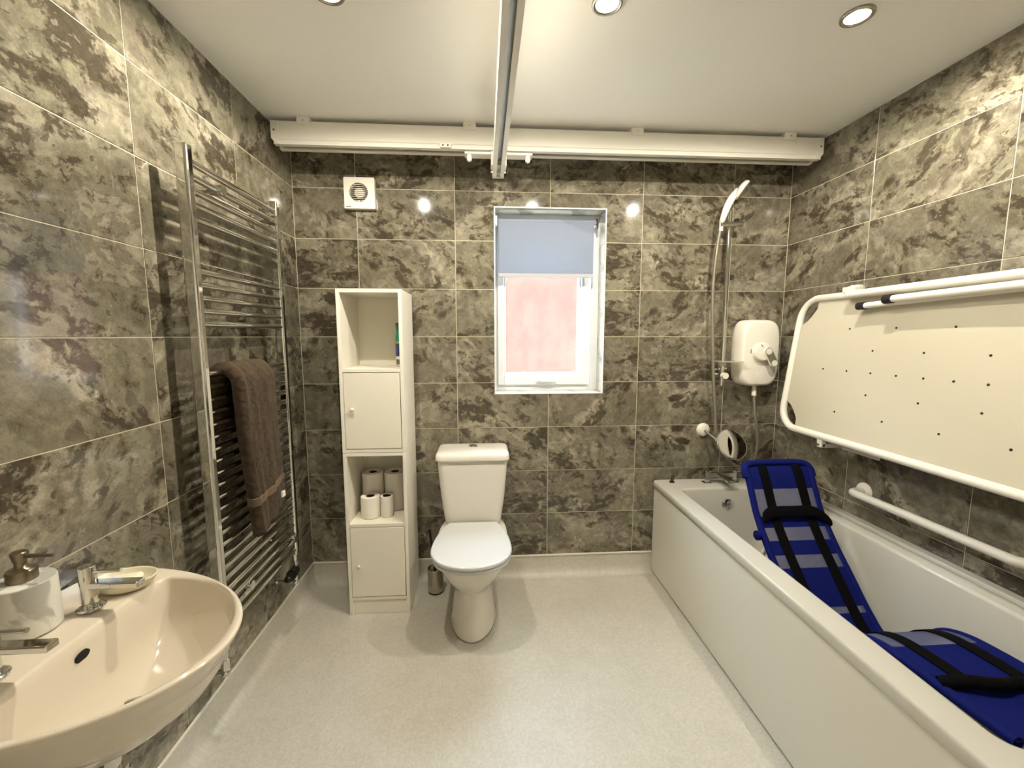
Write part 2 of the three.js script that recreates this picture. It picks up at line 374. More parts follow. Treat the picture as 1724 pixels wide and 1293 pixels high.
{
  const t = thing('roller_blind', 'pale blue roller blind half lowered over the frosted window', 'blind');
  const z = -0.045;
  part('roller_tube', rod(V(1.036, 1.985, z - 0.012), V(1.574, 1.985, z - 0.012), 0.013), M.blind, t);
  part('fabric', box(1.040, 1.560, 1.705, 1.985, z - 0.0006, z + 0.0006), M.blind, t);
  part('bottom_bar', rbox(1.038, 1.562, 1.692, 1.711, z - 0.006, z + 0.006, 0.003), M.blindBar, t);
  part('bracket', rbox(1.024, 1.034, 1.965, 2.010, z - 0.03, z + 0.008, 0.002), M.upvc, t);
  part('bracket', rbox(1.577, 1.584, 1.955, 2.008, z - 0.03, z + 0.008, 0.002), M.darkMetal, t);
  const beads = [];
  for (let y = 1.96; y > 1.10; y -= 0.009) beads.push(new THREE.SphereGeometry(0.0022, 6, 4).translate(1.588, y, z + 0.004));
  for (let y = 1.96; y > 1.10; y -= 0.009) beads.push(new THREE.SphereGeometry(0.0022, 6, 4).translate(1.588, y, z - 0.02));
  part('bead_chain', beads, M.upvc, t);
}
// sunlit neighbour house beyond the frosted glass
{
  const t = thing('neighbour_house', 'sunlit reddish brick house wall beyond the frosted window glass', 'building');
  part('brick_wall', box(-6, 9, -0.4, 2.62, -3.1, -2.8), M.brick, t);
  part('eaves', box(-6.2, 9.2, -0.06, 0.06, -1.0, 0).rotateX(0.42).translate(0, 2.62, -2.05), M.farGlass, t);
  part('soffit', box(-6.2, 9.2, 2.60, 2.63, -2.95, -2.08), M.upvc, t);
  part('gutter', rod(V(-6.2, 2.60, -2.04), V(9.2, 2.60, -2.04), 0.06, 0.06, 14), M.darkMetal, t);
  const g = part('yard_ground', box(-9, 12, -0.5, -0.4, -4, -0.3), M.ground, scene); g.userData = { kind: 'structure' };
}

// ------------------------------------------------------------------ lamps
function downlight(x, z, label) {
  const t = thing('downlight', label, 'downlight', 'recessed ceiling downlights');
  part('bezel', lathe([[0.033, -0.004], [0.035, -0.007], [0.042, -0.008], [0.0445, -0.005], [0.045, 0.001], [0.033, 0.001], [0.033, -0.004]], 48).translate(x, H, z), M.steel, t);
  const glow = std({ color: '#fff4dd', emissive: new THREE.Color().setRGB(1, 0.88, 0.66), emissiveIntensity: 4.5, roughness: 0.4 });
  part('lamp_lens', new THREE.CylinderGeometry(0.033, 0.033, 0.003, 32).translate(x, H - 0.003, z), glow, t);
  const s = new THREE.SpotLight(LAMP_COLOR, LAMP_POWER, 0, 1.565, 0.22, 2);
  s.name = 'downlight_beam'; s.position.set(x, H - 0.012, z); s.target.position.set(x, 0, z);
  s.castShadow = true; s.shadow.radius = 0.45; s.shadow.mapSize.set(1024, 1024);
  scene.add(s, s.target);
}
downlight(0.53, 0.960, 'lit recessed downlight in the ceiling over the towel radiator side');
downlight(1.325, 0.972, 'lit recessed downlight in the ceiling beside the hoist rail');
downlight(2.093, 0.974, 'lit recessed downlight in the ceiling over the bath');

// ------------------------------------------------------------------ ceiling hoist
{
  const t = thing('hoist_track', 'long white ceiling hoist track fixed across above the window wall', 'hoist track');
  const x0 = 0.026, x1 = 2.598;
  const prof = new THREE.Shape([[0.172, 2.318], [0.25, 2.318], [0.25, 2.243], [0.246, 2.240], [0.246, 2.232], [0.250, 2.229], [0.250, 2.221], [0.224, 2.221], [0.224, 2.227], [0.241, 2.230], [0.241, 2.312], [0.181, 2.312], [0.181, 2.230], [0.198, 2.227], [0.198, 2.221], [0.172, 2.221]].map((p) => new THREE.Vector2(...p)));
  part('channel', extrude(prof, x1 - x0 - 0.02).rotateY(-Math.PI / 2).translate(x1 - 0.01, 0, 0), M.powder, t);
  const capShape = (s) => { const c = new THREE.Shape(); const a = 0.02; c.moveTo(0, 2.319); c.lineTo(s * 0.03, 2.319); c.lineTo(s * 0.03, 2.222); c.lineTo(s * a, 2.222); c.lineTo(0, 2.245); c.lineTo(0, 2.319); return c; };
  for (const [x, s] of [[x0, 1], [x1, -1]]) {
    const c = part('end_cap', extrude(capShape(s), 0.082).translate(x, 0, 0.170), M.powder, t);
    part('screw', new THREE.CylinderGeometry(0.004, 0.004, 0.003, 12).rotateX(Math.PI / 2).translate(x + s * 0.014, 2.279, 0.253), M.steel, c);
  }
  for (const x of [0.168, 0.901, 1.681, 2.426]) {
    const b = part('ceiling_bracket', rbox(x - 0.029, x + 0.029, 2.304, H + 0.001, 0.165, 0.256, 0.003), M.powder, t);
    part('screw', new THREE.CylinderGeometry(0.003, 0.003, 0.002, 10).rotateX(Math.PI / 2).translate(x, 2.321, 0.2565), M.steel, b);
  }
  const st = part('end_stop', rbox(0.767, 0.817, 2.222, 2.240, 0.230, 0.262, 0.003), M.powder, t);
  for (const x of [0.781, 0.803]) part('screw', new THREE.CylinderGeometry(0.0035, 0.0035, 0.002, 10).rotateX(Math.PI / 2).translate(x, 2.231, 0.2625), M.hole, st);
}
{
  const t = thing('hoist_rail', 'white hoist rail running out along the ceiling into the room', 'hoist rail');
  const xc = 1.034, y0 = 2.137, y1 = 2.206, h = 0.027, z0 = 0.152, z1 = 2.85;
  const prof = new THREE.Shape([[-h, y1], [h, y1], [h, y0], [0.009, y0], [0.009, y0 + 0.006], [h - 0.006, y0 + 0.006], [h - 0.006, y1 - 0.006], [-h + 0.006, y1 - 0.006], [-h + 0.006, y0 + 0.006], [-0.009, y0 + 0.006], [-0.009, y0], [-h, y0]].map((p) => new THREE.Vector2(...p)));
  const body = part('channel', extrude(prof, z1 - z0).translate(xc, 0, z0), M.powder, t);
  part('inner_liner', box(xc - h + 0.007, xc + h - 0.007, y1 - 0.03, y1 - 0.0065, 0.2, z1), M.alu, body);
  part('end_cap', rbox(xc - h - 0.001, xc + h + 0.001, y0 - 0.004, y1 + 0.001, z0 - 0.008, z0 + 0.006, 0.003), M.powder, t);
  part('end_cap', rbox(xc - h - 0.001, xc + h + 0.001, y0 - 0.004, y1 + 0.001, z1 - 0.006, z1 + 0.008, 0.003), M.powder, t);
  part('end_stop', [rbox(xc - 0.011, xc + 0.011, y0 + 0.001, y0 + 0.02, z0 + 0.028, z0 + 0.04, 0.002)], M.powder, t);
  part('cross_pin', [rod(V(xc - h - 0.009, y0 + 0.012, z0 + 0.03), V(xc + h + 0.009, y0 + 0.012, z0 + 0.03), 0.004)], M.powder, t);
  const wing = part('carriage_plate', [rbox(xc - 0.158, xc + 0.158, y1 + 0.0, y1 + 0.012, 0.185, 0.24, 0.004), rbox(xc - 0.036, xc + 0.036, y1 - 0.05, y1 + 0.012, 0.180, 0.25, 0.004)], M.powder, t);
  for (const s of [-1, 1]) {
    part('rubber_buffer', [rod(V(xc + s * 0.136, y1 + 0.002, 0.225), V(xc + s * 0.136, y1 - 0.018, 0.225), 0.012), ball(V(xc + s * 0.136, y1 - 0.018, 0.225), 0.0122)], M.plastic, wing);
    part('wheel_hanger', rbox(xc + s * 0.09 - 0.006, xc + s * 0.09 + 0.006, y1 + 0.011, y1 + 0.05, 0.204, 0.218, 0.002), M.steel, wing);
  }
}

// ------------------------------------------------------------------ extractor fan
{
  const t = thing('extractor_fan', 'square white extractor fan with round slatted grille on the tiled wall', 'fan');
  const cx = 0.338, cy = 2.089, s = 0.0765;
  const sh = roundRect(cx - s, cx + s, cy - s, cy + s, 0.006), hole = new THREE.Path(); hole.absarc(cx - 0.004, cy + 0.004, 0.046, 0, Math.PI * 2, true); sh.holes.push(hole);
  part('front_plate', extrude(sh, 0.030, 0.003).translate(0, 0, 0.0005), M.plastic, t);
  part('grille_back', new THREE.CylinderGeometry(0.047, 0.047, 0.002, 32).rotateX(Math.PI / 2).translate(cx - 0.004, cy + 0.004, 0.004), M.hole, t);
  part('motor_hub', new THREE.CylinderGeometry(0.024, 0.025, 0.008, 24).rotateX(Math.PI / 2).translate(cx - 0.004, cy + 0.006, 0.009), M.plastic, t);
  for (let k = -4; k <= 4; k++) {
    const y = k * 0.0096, half = Math.sqrt(0.046 ** 2 - y * y);
    part('slat', rbox(-half, half, -0.0013, 0.0013, -0.003, 0.003, 0.001, 1).rotateX(0.35).rotateZ(0.09).translate(cx - 0.004, cy + 0.004 + y, 0.024), M.plastic, t);
  }
  part('indicator', rbox(cx - 0.007, cx + 0.001, cy - 0.047, cy - 0.036, 0.022, 0.0325, 0.002), M.plastic, t);
  part('maker_mark', box(cx - 0.068, cx - 0.042, cy - 0.069, cy - 0.064, 0.0305, 0.0309), M.greyInk, t);
}

// ------------------------------------------------------------------ shelf cabinet
{
  const t = thing('shelf_cabinet', 'tall narrow white cabinet with two doors and two open shelves', 'cabinet');
  const x0 = 0.288, x1 = 0.583, z0 = 0.012, z1 = 0.300, th = 0.016, top_ = 1.587, mid = 0.822;
  for (const [a, b] of [[x0, x0 + th], [x1 - th, x1]]) {
    part('side_panel', rbox(a, b, 0, mid - 0.0008, z0, z1, 0.001, 1), M.laminateSide, t);
    part('side_panel', rbox(a, b, mid + 0.0008, top_, z0, z1, 0.001, 1), M.laminateSide, t);
  }
  part('top_panel', rbox(x0 + th, x1 - th, top_ - th, top_, z0, z1, 0.001, 1), M.laminate, t);
  for (const y of [1.205, mid + 0.001, mid - th - 0.001, 0.452, 0.076]) part('shelf', rbox(x0 + th, x1 - th, y, y + th, z0 + 0.004, z1 - 0.001, 0.001, 1), M.laminate, t);
  part('back_panel', box(x0 + th, x1 - th, 0.02, top_ - th, z0, z0 + 0.004), M.laminate, t);
  part('plinth', rbox(x0 + th, x1 - th, 0.001, 0.075, z1 - 0.022, z1 - 0.006, 0.001, 1), M.laminate, t);
  for (const [ya, yb, ky] of [[0.842, 1.202, 1.032], [0.095, 0.449, 0.258]]) {
    const d = part('door', rbox(x0 + th + 0.002, x1 - th - 0.003, ya, yb, z1 - 0.015, z1 + 0.001, 0.0015, 2), M.laminate, t);
    part('knob', [lathe([[0, 0.020], [0.006, 0.0195], [0.0095, 0.016], [0.0095, 0.012], [0.005, 0.007], [0.0045, 0]], 24).rotateX(Math.PI / 2).translate(0.343, ky, z1 + 0.001)], M.plastic, d);
  }
}
// things in the cabinet
function roll(x, z, r, y0, h, label, cat) {
  const t = thing(cat === 'kitchen roll' ? 'kitchen_roll' : 'toilet_roll', label, cat, 'paper rolls in the cabinet');
  const e = 0.004;
  part('paper', lathe([[0.021, h - 0.003], [r - e, h], [r, h - e], [r, e], [r - e, 0], [0.021, 0.002]], 40).translate(x, y0, z), M.paper, t);
  part('core', lathe([[0.0195, h - 0.004], [0.021, h - 0.004], [0.021, 0.003], [0.0195, 0.003], [0.0195, h - 0.004]], 28).translate(x, y0, z), M.core, t);
  part('core_floor', new THREE.CylinderGeometry(0.0193, 0.0193, 0.002, 24).translate(x, y0 + h * 0.8, z), M.core, t);
}
roll(0.372, 0.098, 0.055, 0.468, 0.200, 'tall paper roll in the cabinet behind the short fat toilet roll', 'kitchen roll');
roll(0.486, 0.098, 0.055, 0.468, 0.200, 'tall paper roll in the cabinet behind the slim toilet roll', 'kitchen roll');
roll(0.383, 0.206, 0.047, 0.468, 0.110, 'short fat toilet roll on the cabinet shelf', 'toilet roll');
roll(0.463, 0.202, 0.032, 0.468, 0.108, 'slim partly used toilet roll on the cabinet shelf', 'toilet roll');
{
  const t = thing('cleaner_bottle', 'teal and navy toilet cleaner bottle in the open top shelf', 'bottle');
  const at = (g) => g.scale(1, 1, 1.3).translate(0.541, 1.2212, 0.13);
  part('base_label', at(lathe([[0, 0.001], [0.022, 0.001], [0.0245, 0.004], [0.0245, 0.052]], 28)), M.label, t);
  part('barcode', at(new THREE.CylinderGeometry(0.0248, 0.0248, 0.026, 12, 1, true, -0.9, 0.9).translate(0, 0.024, 0)), M.greyInk, t);
  part('navy_label', at(lathe([[0.0245, 0.052], [0.0245, 0.115]], 28)), M.navy, t);
  part('green_swoosh', at(lathe([[0.0247, 0.115], [0.0247, 0.126]], 28)), M.leaf, t);
  part('bottle_body', at(lathe([[0.0245, 0.126], [0.0235, 0.142], [0.0225, 0.152], [0.020, 0.168], [0.019, 0.180], [0.021, 0.196], [0.0235, 0.206], [0.0235, 0.212], [0.020, 0.217], [0, 0.218]], 28)), M.teal, t);
}

// ------------------------------------------------------------------ toilet
{
  const t = thing('toilet', 'white close coupled toilet with its lid down under the window', 'toilet');
  const cx = 0.897, N = 56;
  const sect = (y, w, zf, zb, nb = 3) => Array.from({ length: N }, (_, i) => {
    const a = (i / N) * Math.PI * 2, c = Math.cos(a), s = Math.sin(a), zm = zb + (zf - zb) * 0.46;
    if (s >= 0) return V(cx + w / 2 * c, y, zm + (zf - zm) * s);
    return V(cx + w / 2 * Math.sign(c) * Math.abs(c) ** (2 / nb), y, zm - (zm - zb) * Math.abs(s) ** (2 / nb));
  }).reverse();
  part('pan', loft([sect(0, 0.222, 0.536, 0.13), sect(0.012, 0.222, 0.537, 0.13), sect(0.022, 0.214, 0.531, 0.135), sect(0.08, 0.200, 0.522, 0.14), sect(0.14, 0.184, 0.513, 0.15), sect(0.185, 0.176, 0.508, 0.15), sect(0.212, 0.186, 0.514, 0.15), sect(0.235, 0.216, 0.535, 0.14), sect(0.262, 0.258, 0.566, 0.12), sect(0.295, 0.298, 0.598, 0.10), sect(0.325, 0.325, 0.622, 0.08), sect(0.357, 0.340, 0.638, 0.06), sect(0.386, 0.346, 0.645, 0.04), sect(0.396, 0.340, 0.642, 0.04), sect(0.399, 0.300, 0.60, 0.06)], true, true), M.ceramic, t);
  const lidShape = (w0, w1, zf, zb, k = 1) => {
    const s = new THREE.Shape(), zc = 0.50;
    s.moveTo(-w0, -zb);
    s.bezierCurveTo(-w0 - 0.02, -(zb + 0.03), -w1, -(zc - 0.13), -w1, -zc);
    s.bezierCurveTo(-w1, -(zc + 0.105), -w1 * 0.56, -zf, 0, -zf);
    s.bezierCurveTo(w1 * 0.56, -zf, w1, -(zc + 0.105), w1, -zc);
    s.bezierCurveTo(w1, -(zc - 0.13), w0 + 0.02, -(zb + 0.03), w0, -zb);
    s.lineTo(-w0, -zb);
    return s;
  };
  const flat = (g, y) => g.rotateX(-Math.PI / 2).translate(cx, y, 0);
  part('seat', flat(extrude(lidShape(0.118, 0.176, 0.664, 0.255), 0.017, 0.005, 3, 40), 0.3985), M.seatLid, t);
  part('lid', flat(extrude(lidShape(0.120, 0.180, 0.668, 0.235), 0.019, 0.007, 4, 40), 0.417), M.seatLid, t);
  for (const s of [-1, 1]) part('hinge', rod(V(cx + s * 0.075, 0.418, 0.232), V(cx + s * 0.115, 0.418, 0.232), 0.011), M.seatLid, t);
  const cist = (y, w, zf, zb, r = 0.03) => { const sh = roundRect(cx - w / 2, cx + w / 2, zb, zf, r).getSpacedPoints(63); return sh.slice(0, 63).map((p) => V(p.x, y, p.y)).reverse(); };
  part('cistern', loft([cist(0.3995, 0.266, 0.200, 0.030), cist(0.407, 0.280, 0.206, 0.024), cist(0.435, 0.293, 0.212, 0.018), cist(0.56, 0.326, 0.214, 0.012), cist(0.66, 0.345, 0.214, 0.012), cist(0.742, 0.356, 0.214, 0.012), cist(0.748, 0.345, 0.21, 0.014)], true, true), M.ceramic, t);
  const lid = part('cistern_lid', loft([cist(0.746, 0.352, 0.216, 0.010), cist(0.7462, 0.372, 0.224, 0.008), cist(0.752, 0.376, 0.226, 0.007), cist(0.768, 0.374, 0.224, 0.007), cist(0.780, 0.368, 0.216, 0.008), cist(0.787, 0.35, 0.195, 0.012), cist(0.789, 0.30, 0.15, 0.03)], true, true), M.ceramic, t);
  part('flush_button', [new THREE.CylinderGeometry(0.021, 0.023, 0.007, 28).translate(cx, 0.7915, 0.085)], M.chrome, lid);
}
{
  const t = thing('toilet_brush', 'toilet brush in a steel cup beside the cabinet', 'toilet brush');
  const x = 0.690, z = 0.125;
  part('holder', lathe([[0, 0.002], [0.040, 0.002], [0.042, 0.006], [0.042, 0.132], [0.0405, 0.135], [0.039, 0.132], [0.039, 0.012], [0, 0.012]], 40).translate(x, 0, z), M.steel, t);
  part('base_ring', new THREE.CylinderGeometry(0.0425, 0.0425, 0.008, 40).translate(x, 0.0045, z), M.darkMetal, t);
  part('brush_handle', [rod(V(x + 0.004, 0.05, z), V(x - 0.030, 0.335, z - 0.02), 0.007), ball(V(x - 0.030, 0.335, z - 0.02), 0.007)], M.darkMetal, t);
  part('bristle_head', rod(V(x, 0.02, z), V(x, 0.10, z), 0.03), M.tag, t);
}

// ------------------------------------------------------------------ towel radiator and towel
{
  const t = thing('towel_radiator', 'tall chrome ladder towel radiator on the tiled wall', 'radiator');
  const zN = 0.938, zF = 0.405, xp = 0.088, yb = 0.385, yt = 1.928;
  for (const z of [zN, zF]) part('post', extrude(roundRect(-0.019, 0.019, -0.016, 0.016, 0.009), yt - yb, 0.002, 1, 8).rotateX(-Math.PI / 2).translate(xp, yb, z), M.chrome, t);
  const ys = [];
  for (let k = 0; k < 5; k++) ys.push(1.887 - k * 0.0405);
  for (let k = 0; k < 5; k++) ys.push(1.570 - k * 0.0395);
  for (let k = 0; k < 22; k++) ys.push(1.253 - k * 0.0402);
  for (const y of ys) part('bar', rod(V(xp + 0.004, y, zF), V(xp + 0.004, y, zN), 0.0108, 0.0108, 16), M.chrome, t);
  for (const [y, z] of [[1.848, 0.79], [1.848, 0.43], [0.47, 0.43], [0.47, 0.79]]) {
    const b = part('wall_bracket', [rod(V(0.0005, y, z), V(0.07, y, z), 0.011), rod(V(0.0005, y, z), V(0.006, y, z), 0.02), rod(V(0.068, y, z), V(0.112, y, z), 0.017)], M.chrome, t);
  }
  for (const [z, big] of [[zN, 0], [zF, 1]]) {
    const v = part('valve', [rod(V(xp, yb + 0.002, z), V(xp, 0.350, z), 0.011), rod(V(xp, 0.352, z), V(xp, 0.335, z), 0.015), rod(V(xp, 0.336, z), V(xp, 0.255, z), 0.010), ball(V(xp, 0.252, z), 0.015), rod(V(xp, 0.252, z), V(0.0005, 0.252, z), 0.0085), rod(V(0.0005, 0.252, z), V(0.005, 0.252, z), 0.02)], M.chrome, t);
    if (big) part('valve_head', [rod(V(xp, 0.308, z + 0.004), V(xp + 0.004, 0.310, z + 0.050), 0.021, 0.023), rod(V(xp + 0.004, 0.310, z + 0.050), V(xp + 0.007, 0.311, z + 0.085), 0.019, 0.017), ball(V(xp + 0.007, 0.311, z + 0.085), 0.0165)], M.darkMetal, v);
    else part('valve_cap', rod(V(xp, 0.30, z), V(xp, 0.265, z), 0.0125), M.chrome, v);
  }
}
{
  const t = thing('bath_towel', 'dark brown bath towel folded over the towel radiator', 'towel');
  const put = (a, b, w) => V(a, b, w);
  const path = smooth([[0.052, 1.06], [0.051, 1.12], [0.052, 1.19], [0.060, 1.240], [0.098, 1.268], [0.134, 1.238], [0.141, 1.16], [0.142, 1.0], [0.144, 0.85], [0.147, 0.705]].reverse(), 60);
  const bend = (s, u) => (s < 0.7 ? 1 : 0.2) * (0.005 * Math.sin(u * 8 + 0.6) + 0.003 * Math.sin(u * 19 + s * 5) + 0.002 * Math.sin(u * 37 - s * 9));
  const slope = (a, b, w) => { const k = a > 0.105 ? Math.max(0, 1.25 - b) : 0, u = (w - 0.62) / 0.22; return V(a, b - (k > 0.3 ? (k - 0.3) * 0.28 * (u - 0.35) : 0), w - k * 0.075 * u - k * 0.02); };
  part('cloth', band(path, 0.626, 0.838, 0.044, slope, { nw: 30, bend, round: 0.014 }), M.towel, t);
  const seg = path.filter(([a, b]) => a > 0.1 && b < 0.835 && b > 0.79);
  part('woven_border', band(smooth(seg, 8), 0.624, 0.840, 0.0475, slope, { nw: 30, bend: (s, u) => bend(0.1, u), round: 0.013 }), M.towelBand, t);
  part('care_tag', box(0.166, 0.1725, 0.748, 0.770, 0.632, 0.654), M.tag, t);
}

// ------------------------------------------------------------------ wash basin and what stands on it
const BZ = 1.500, BY = 0.80;
{
  const t = thing('wash_basin', 'white oval wall hung wash basin with two taps', 'basin');
  const N = 96;
  const dip = (x) => -0.004 * step(0.15, 0.48, x), skew = (x) => 0.07 * (x - 0.2);
  const outer = (k, y, shift = 0, useDip = 1) => Array.from({ length: N }, (_, i) => {
    const a = -(i / N) * Math.PI * 2, c = Math.cos(a), s = Math.sin(a);
    const x = c > 0 ? 0.1 + 0.372 * c : 0.1 - 0.0985 * Math.abs(c) ** 0.5, z = c > 0 ? 0.248 * s : 0.248 * Math.sign(s) * Math.abs(s) ** 0.5;
    const X = 0.0015 + (x - 0.0015) * k + (x > 0.02 ? shift : 0);
    return V(X, y + useDip * dip(x), BZ + z * k + skew(X));
  });
  const inner = (k, y, bx, xc = 0.255, useDip = 1) => Array.from({ length: N }, (_, i) => {
    const a = -(i / N) * Math.PI * 2, c = Math.cos(a), s = Math.sin(a);
    let x = c > 0 ? 0.215 + 0.238 * c : 0.215 - bx * Math.abs(c) ** 0.6, z = c > 0 ? 0.212 * s : 0.212 * Math.sign(s) * Math.abs(s) ** 0.6;
    x = xc + (x - xc) * k; z *= k;
    return V(x, y + useDip * dip(x), BZ + z + skew(x));
  });
  const body = part('basin_body', loft([
    outer(0.30, 0.595, 0.06, 0), outer(0.52, 0.614, 0.05, 0), outer(0.72, 0.655, 0.03, 0.4), outer(0.88, 0.725, 0.012, 0.8), outer(0.965, 0.770, 0, 1), outer(0.992, 0.788, 0), outer(1, 0.797, 0), outer(0.996, BY + 0.001, 0), outer(0.985, BY + 0.0025, 0),
    inner(1.0, BY + 0.001, 0.042), inner(0.985, BY - 0.006, 0.038), inner(0.965, BY - 0.022, 0.034), inner(0.90, 0.722, 0.03, 0.262, 0.7), inner(0.78, 0.690, 0.03, 0.268, 0.4), inner(0.58, 0.666, 0.03, 0.268, 0), inner(0.30, 0.652, 0.03, 0.268, 0), inner(0.085, 0.647, 0.1, 0.268, 0)], true, true), M.basin, t);
  part('waste', lathe([[0.021, 0.0], [0.030, 0.0025], [0.031, 0.001], [0.031, -0.002]], 32).translate(0.266, 0.650, BZ + 0.005), M.chrome, t);
  part('plug', lathe([[0, 0.0055], [0.018, 0.005], [0.021, 0.002], [0.021, 0]], 32).translate(0.266, 0.649, BZ + 0.005), M.steel, t);
  part('overflow', new THREE.CylinderGeometry(0.011, 0.011, 0.004, 24).scale(1, 1, 1.25).rotateZ(Math.PI / 2 - 0.25).translate(0.1875, 0.765, BZ), M.hole, t);
}
{
  const t = thing('bottle_trap', 'chrome waste trap under the wash basin', 'pipe');
  const x = 0.215;
  part('tail_pipe', rod(V(x, 0.598, BZ), V(x, 0.50, BZ), 0.017), M.chrome, t);
  part('collar_nut', rod(V(x, 0.592, BZ), V(x, 0.565, BZ), 0.026, 0.026, 8), M.chrome, t);
  part('collar_nut', rod(V(x, 0.52, BZ), V(x, 0.50, BZ), 0.026, 0.026, 24), M.chrome, t);
  part('trap_cup', lathe([[0, 0.38], [0.025, 0.382], [0.032, 0.39], [0.032, 0.50], [0.024, 0.508], [0, 0.508]], 32).translate(x, 0, BZ), M.chrome, t);
  part('outlet_pipe', [rod(V(x, 0.465, BZ), V(0.0005, 0.465, BZ), 0.016), rod(V(0.012, 0.465, BZ), V(0.0005, 0.465, BZ), 0.032)], M.chrome, t);
}
function tap(x, z, label) {
  const t = thing('basin_tap', label, 'tap', 'pillar taps on the basin');
  part('base_flange', lathe([[0, 0.001], [0.023, 0.001], [0.024, 0.004], [0.018, 0.0075], [0, 0.0075]], 32).translate(x, BY + 0.0025, z), M.chrome, t);
  part('body', lathe([[0, 0.006], [0.0145, 0.006], [0.0145, 0.062], [0.0150, 0.063], [0.0150, 0.092], [0.0135, 0.095], [0, 0.0955]], 32).translate(x, BY + 0.0025, z), M.chrome, t);
  part('spout', rbox(x + 0.006, x + 0.105, BY + 0.050, BY + 0.063, z - 0.0115, z + 0.0115, 0.003).translate(0, 0, 0), M.chrome, t);
  part('lever', rod(V(x + 0.01, BY + 0.084, z), V(x + 0.068, BY + 0.086, z), 0.0042), M.chrome, t);
}
tap(0.128, 1.408, 'chrome lever basin tap next to the soap dish');
tap(0.128, 1.592, 'chrome lever basin tap in front of the soap dispenser');
{
  const t = thing('soap_dispenser', 'white marble soap dispenser with a pewter pump on the basin', 'soap dispenser');
  const x = 0.070, z = 1.472, y = BY + 0.0028;
  part('jar', lathe([[0, 0.0], [0.043, 0.0], [0.047, 0.004], [0.0465, 0.101], [0.0445, 0.105], [0, 0.106]], 48).translate(x, y, z), M.marble, t);
  const pump = part('pump', [lathe([[0, 0.105], [0.021, 0.105], [0.022, 0.107], [0.022, 0.124], [0.020, 0.127], [0.0095, 0.130], [0.0085, 0.140], [0.0095, 0.142], [0.0125, 0.156], [0.0125, 0.160], [0.010, 0.162], [0, 0.162]], 36).translate(x, y, z)], M.pewter, t);
  part('nozzle', rod(V(x, y + 0.153, z), V(x + 0.060, y + 0.152, z + 0.0), 0.0045, 0.003), M.pewter, pump);
}
{
  const t = thing('soap_dish', 'oval cream soap dish with a brown glazed edge on the basin', 'soap dish');
  const g = (pts) => lathe(pts, 44).scale(1, 1, 0.72).rotateY(0.15).translate(0.140, BY + 0.0028, 1.335);
  part('dish_body', g([[0, 0.0], [0.038, 0.0], [0.050, 0.006], [0.060, 0.022], [0.0615, 0.026], [0.059, 0.0275], [0.056, 0.024], [0.046, 0.010], [0.030, 0.007], [0, 0.007]]), M.dish, t);
  part('glaze_patch', new THREE.CylinderGeometry(0.0575, 0.047, 0.014, 20, 1, true, 0.35, 1.9).scale(1, 1, 0.72).rotateY(0.15).translate(0.140, BY + 0.0028 + 0.0185, 1.335), (() => { const m = M.dishGlaze.clone(); m.side = THREE.DoubleSide; return m; })(), t);
}
top(part('soap_bar', new RoundedBoxGeometry(0.062, 0.018, 0.042, 4, 0.009).rotateY(0.3).translate(0.138, BY + 0.020, 1.335), M.soap, scene), 'pale worn soap bar lying in the oval dish', 'soap');

// ------------------------------------------------------------------ bath
const RIM = 0.55;
{
  const t = thing('bath', 'white rectangular bath with a plain front panel against the tiled wall', 'bath');
  const loop = (x0, x1, z0, z1, r, y) => { const n = 24, pts = [], c = [[x1 - r, z1 - r, 0], [x0 + r, z1 - r, 1], [x0 + r, z0 + r, 2], [x1 - r, z0 + r, 3]]; for (const [cx, cz, q] of c) for (let i = 0; i < n; i++) { const a = (q + i / (n - 1)) * Math.PI / 2; pts.push(V(cx + r * Math.cos(a), y, cz + r * Math.sin(a))); } return pts.reverse(); };
  const xa = 1.924, xb = W - 0.0005, za = 0.0008, zb = 1.70;
  part('tub', loft([
    loop(xa + 0.012, xb, za, zb - 0.004, 0.012, 0.512), loop(xa, xb, za, zb, 0.014, 0.512), loop(xa, xb, za, zb, 0.014, 0.538), loop(xa + 0.0025, xb, za, zb - 0.002, 0.014, 0.546), loop(xa + 0.008, xb, za, zb - 0.006, 0.012, 0.550),
    loop(2.006, 2.548, 0.135, 1.618, 0.050, 0.550), loop(2.014, 2.540, 0.143, 1.610, 0.048, 0.547), loop(2.020, 2.534, 0.150, 1.603, 0.05, 0.538),
    loop(2.034, 2.520, 0.165, 1.55, 0.07, 0.44), loop(2.052, 2.502, 0.185, 1.47, 0.09, 0.28), loop(2.066, 2.488, 0.203, 1.42, 0.10, 0.185), loop(2.085, 2.469, 0.228, 1.385, 0.11, 0.150), loop(2.14, 2.41, 0.30, 1.30, 0.11, 0.140)], false, true), M.acrylic, t);
  part('wall_upstand', rbox(2.592, W - 0.0005, 0.548, 0.566, 0.004, 1.698, 0.006, 3), M.acrylic, t);
  const pnl = part('front_panel', rbox(1.931, 1.943, 0.010, 0.517, 0.004, 1.694, 0.002), M.panel, t);
  part('panel_bead', rod(V(1.931, 0.5165, 0.006), V(1.931, 0.5165, 1.69), 0.0035, 0.0035, 8), M.panel, pnl);
  part('panel_lip', rbox(1.9285, 1.9335, 0.504, 0.5165, 0.86, 1.035, 0.002), M.panel, pnl);
  part('plinth', box(1.946, 1.958, 0.0005, 0.03, 0.01, 1.69), M.hole, t);
  part('overflow', [lathe([[0, 0.012], [0.018, 0.011], [0.030, 0.006], [0.031, 0]], 36).rotateX(Math.PI / 2 + 0.1).translate(2.277, 0.462, 0.162), rod(V(2.277, 0.447, 0.172), V(2.274, 0.470, 0.180), 0.006)], M.chrome, t);
}
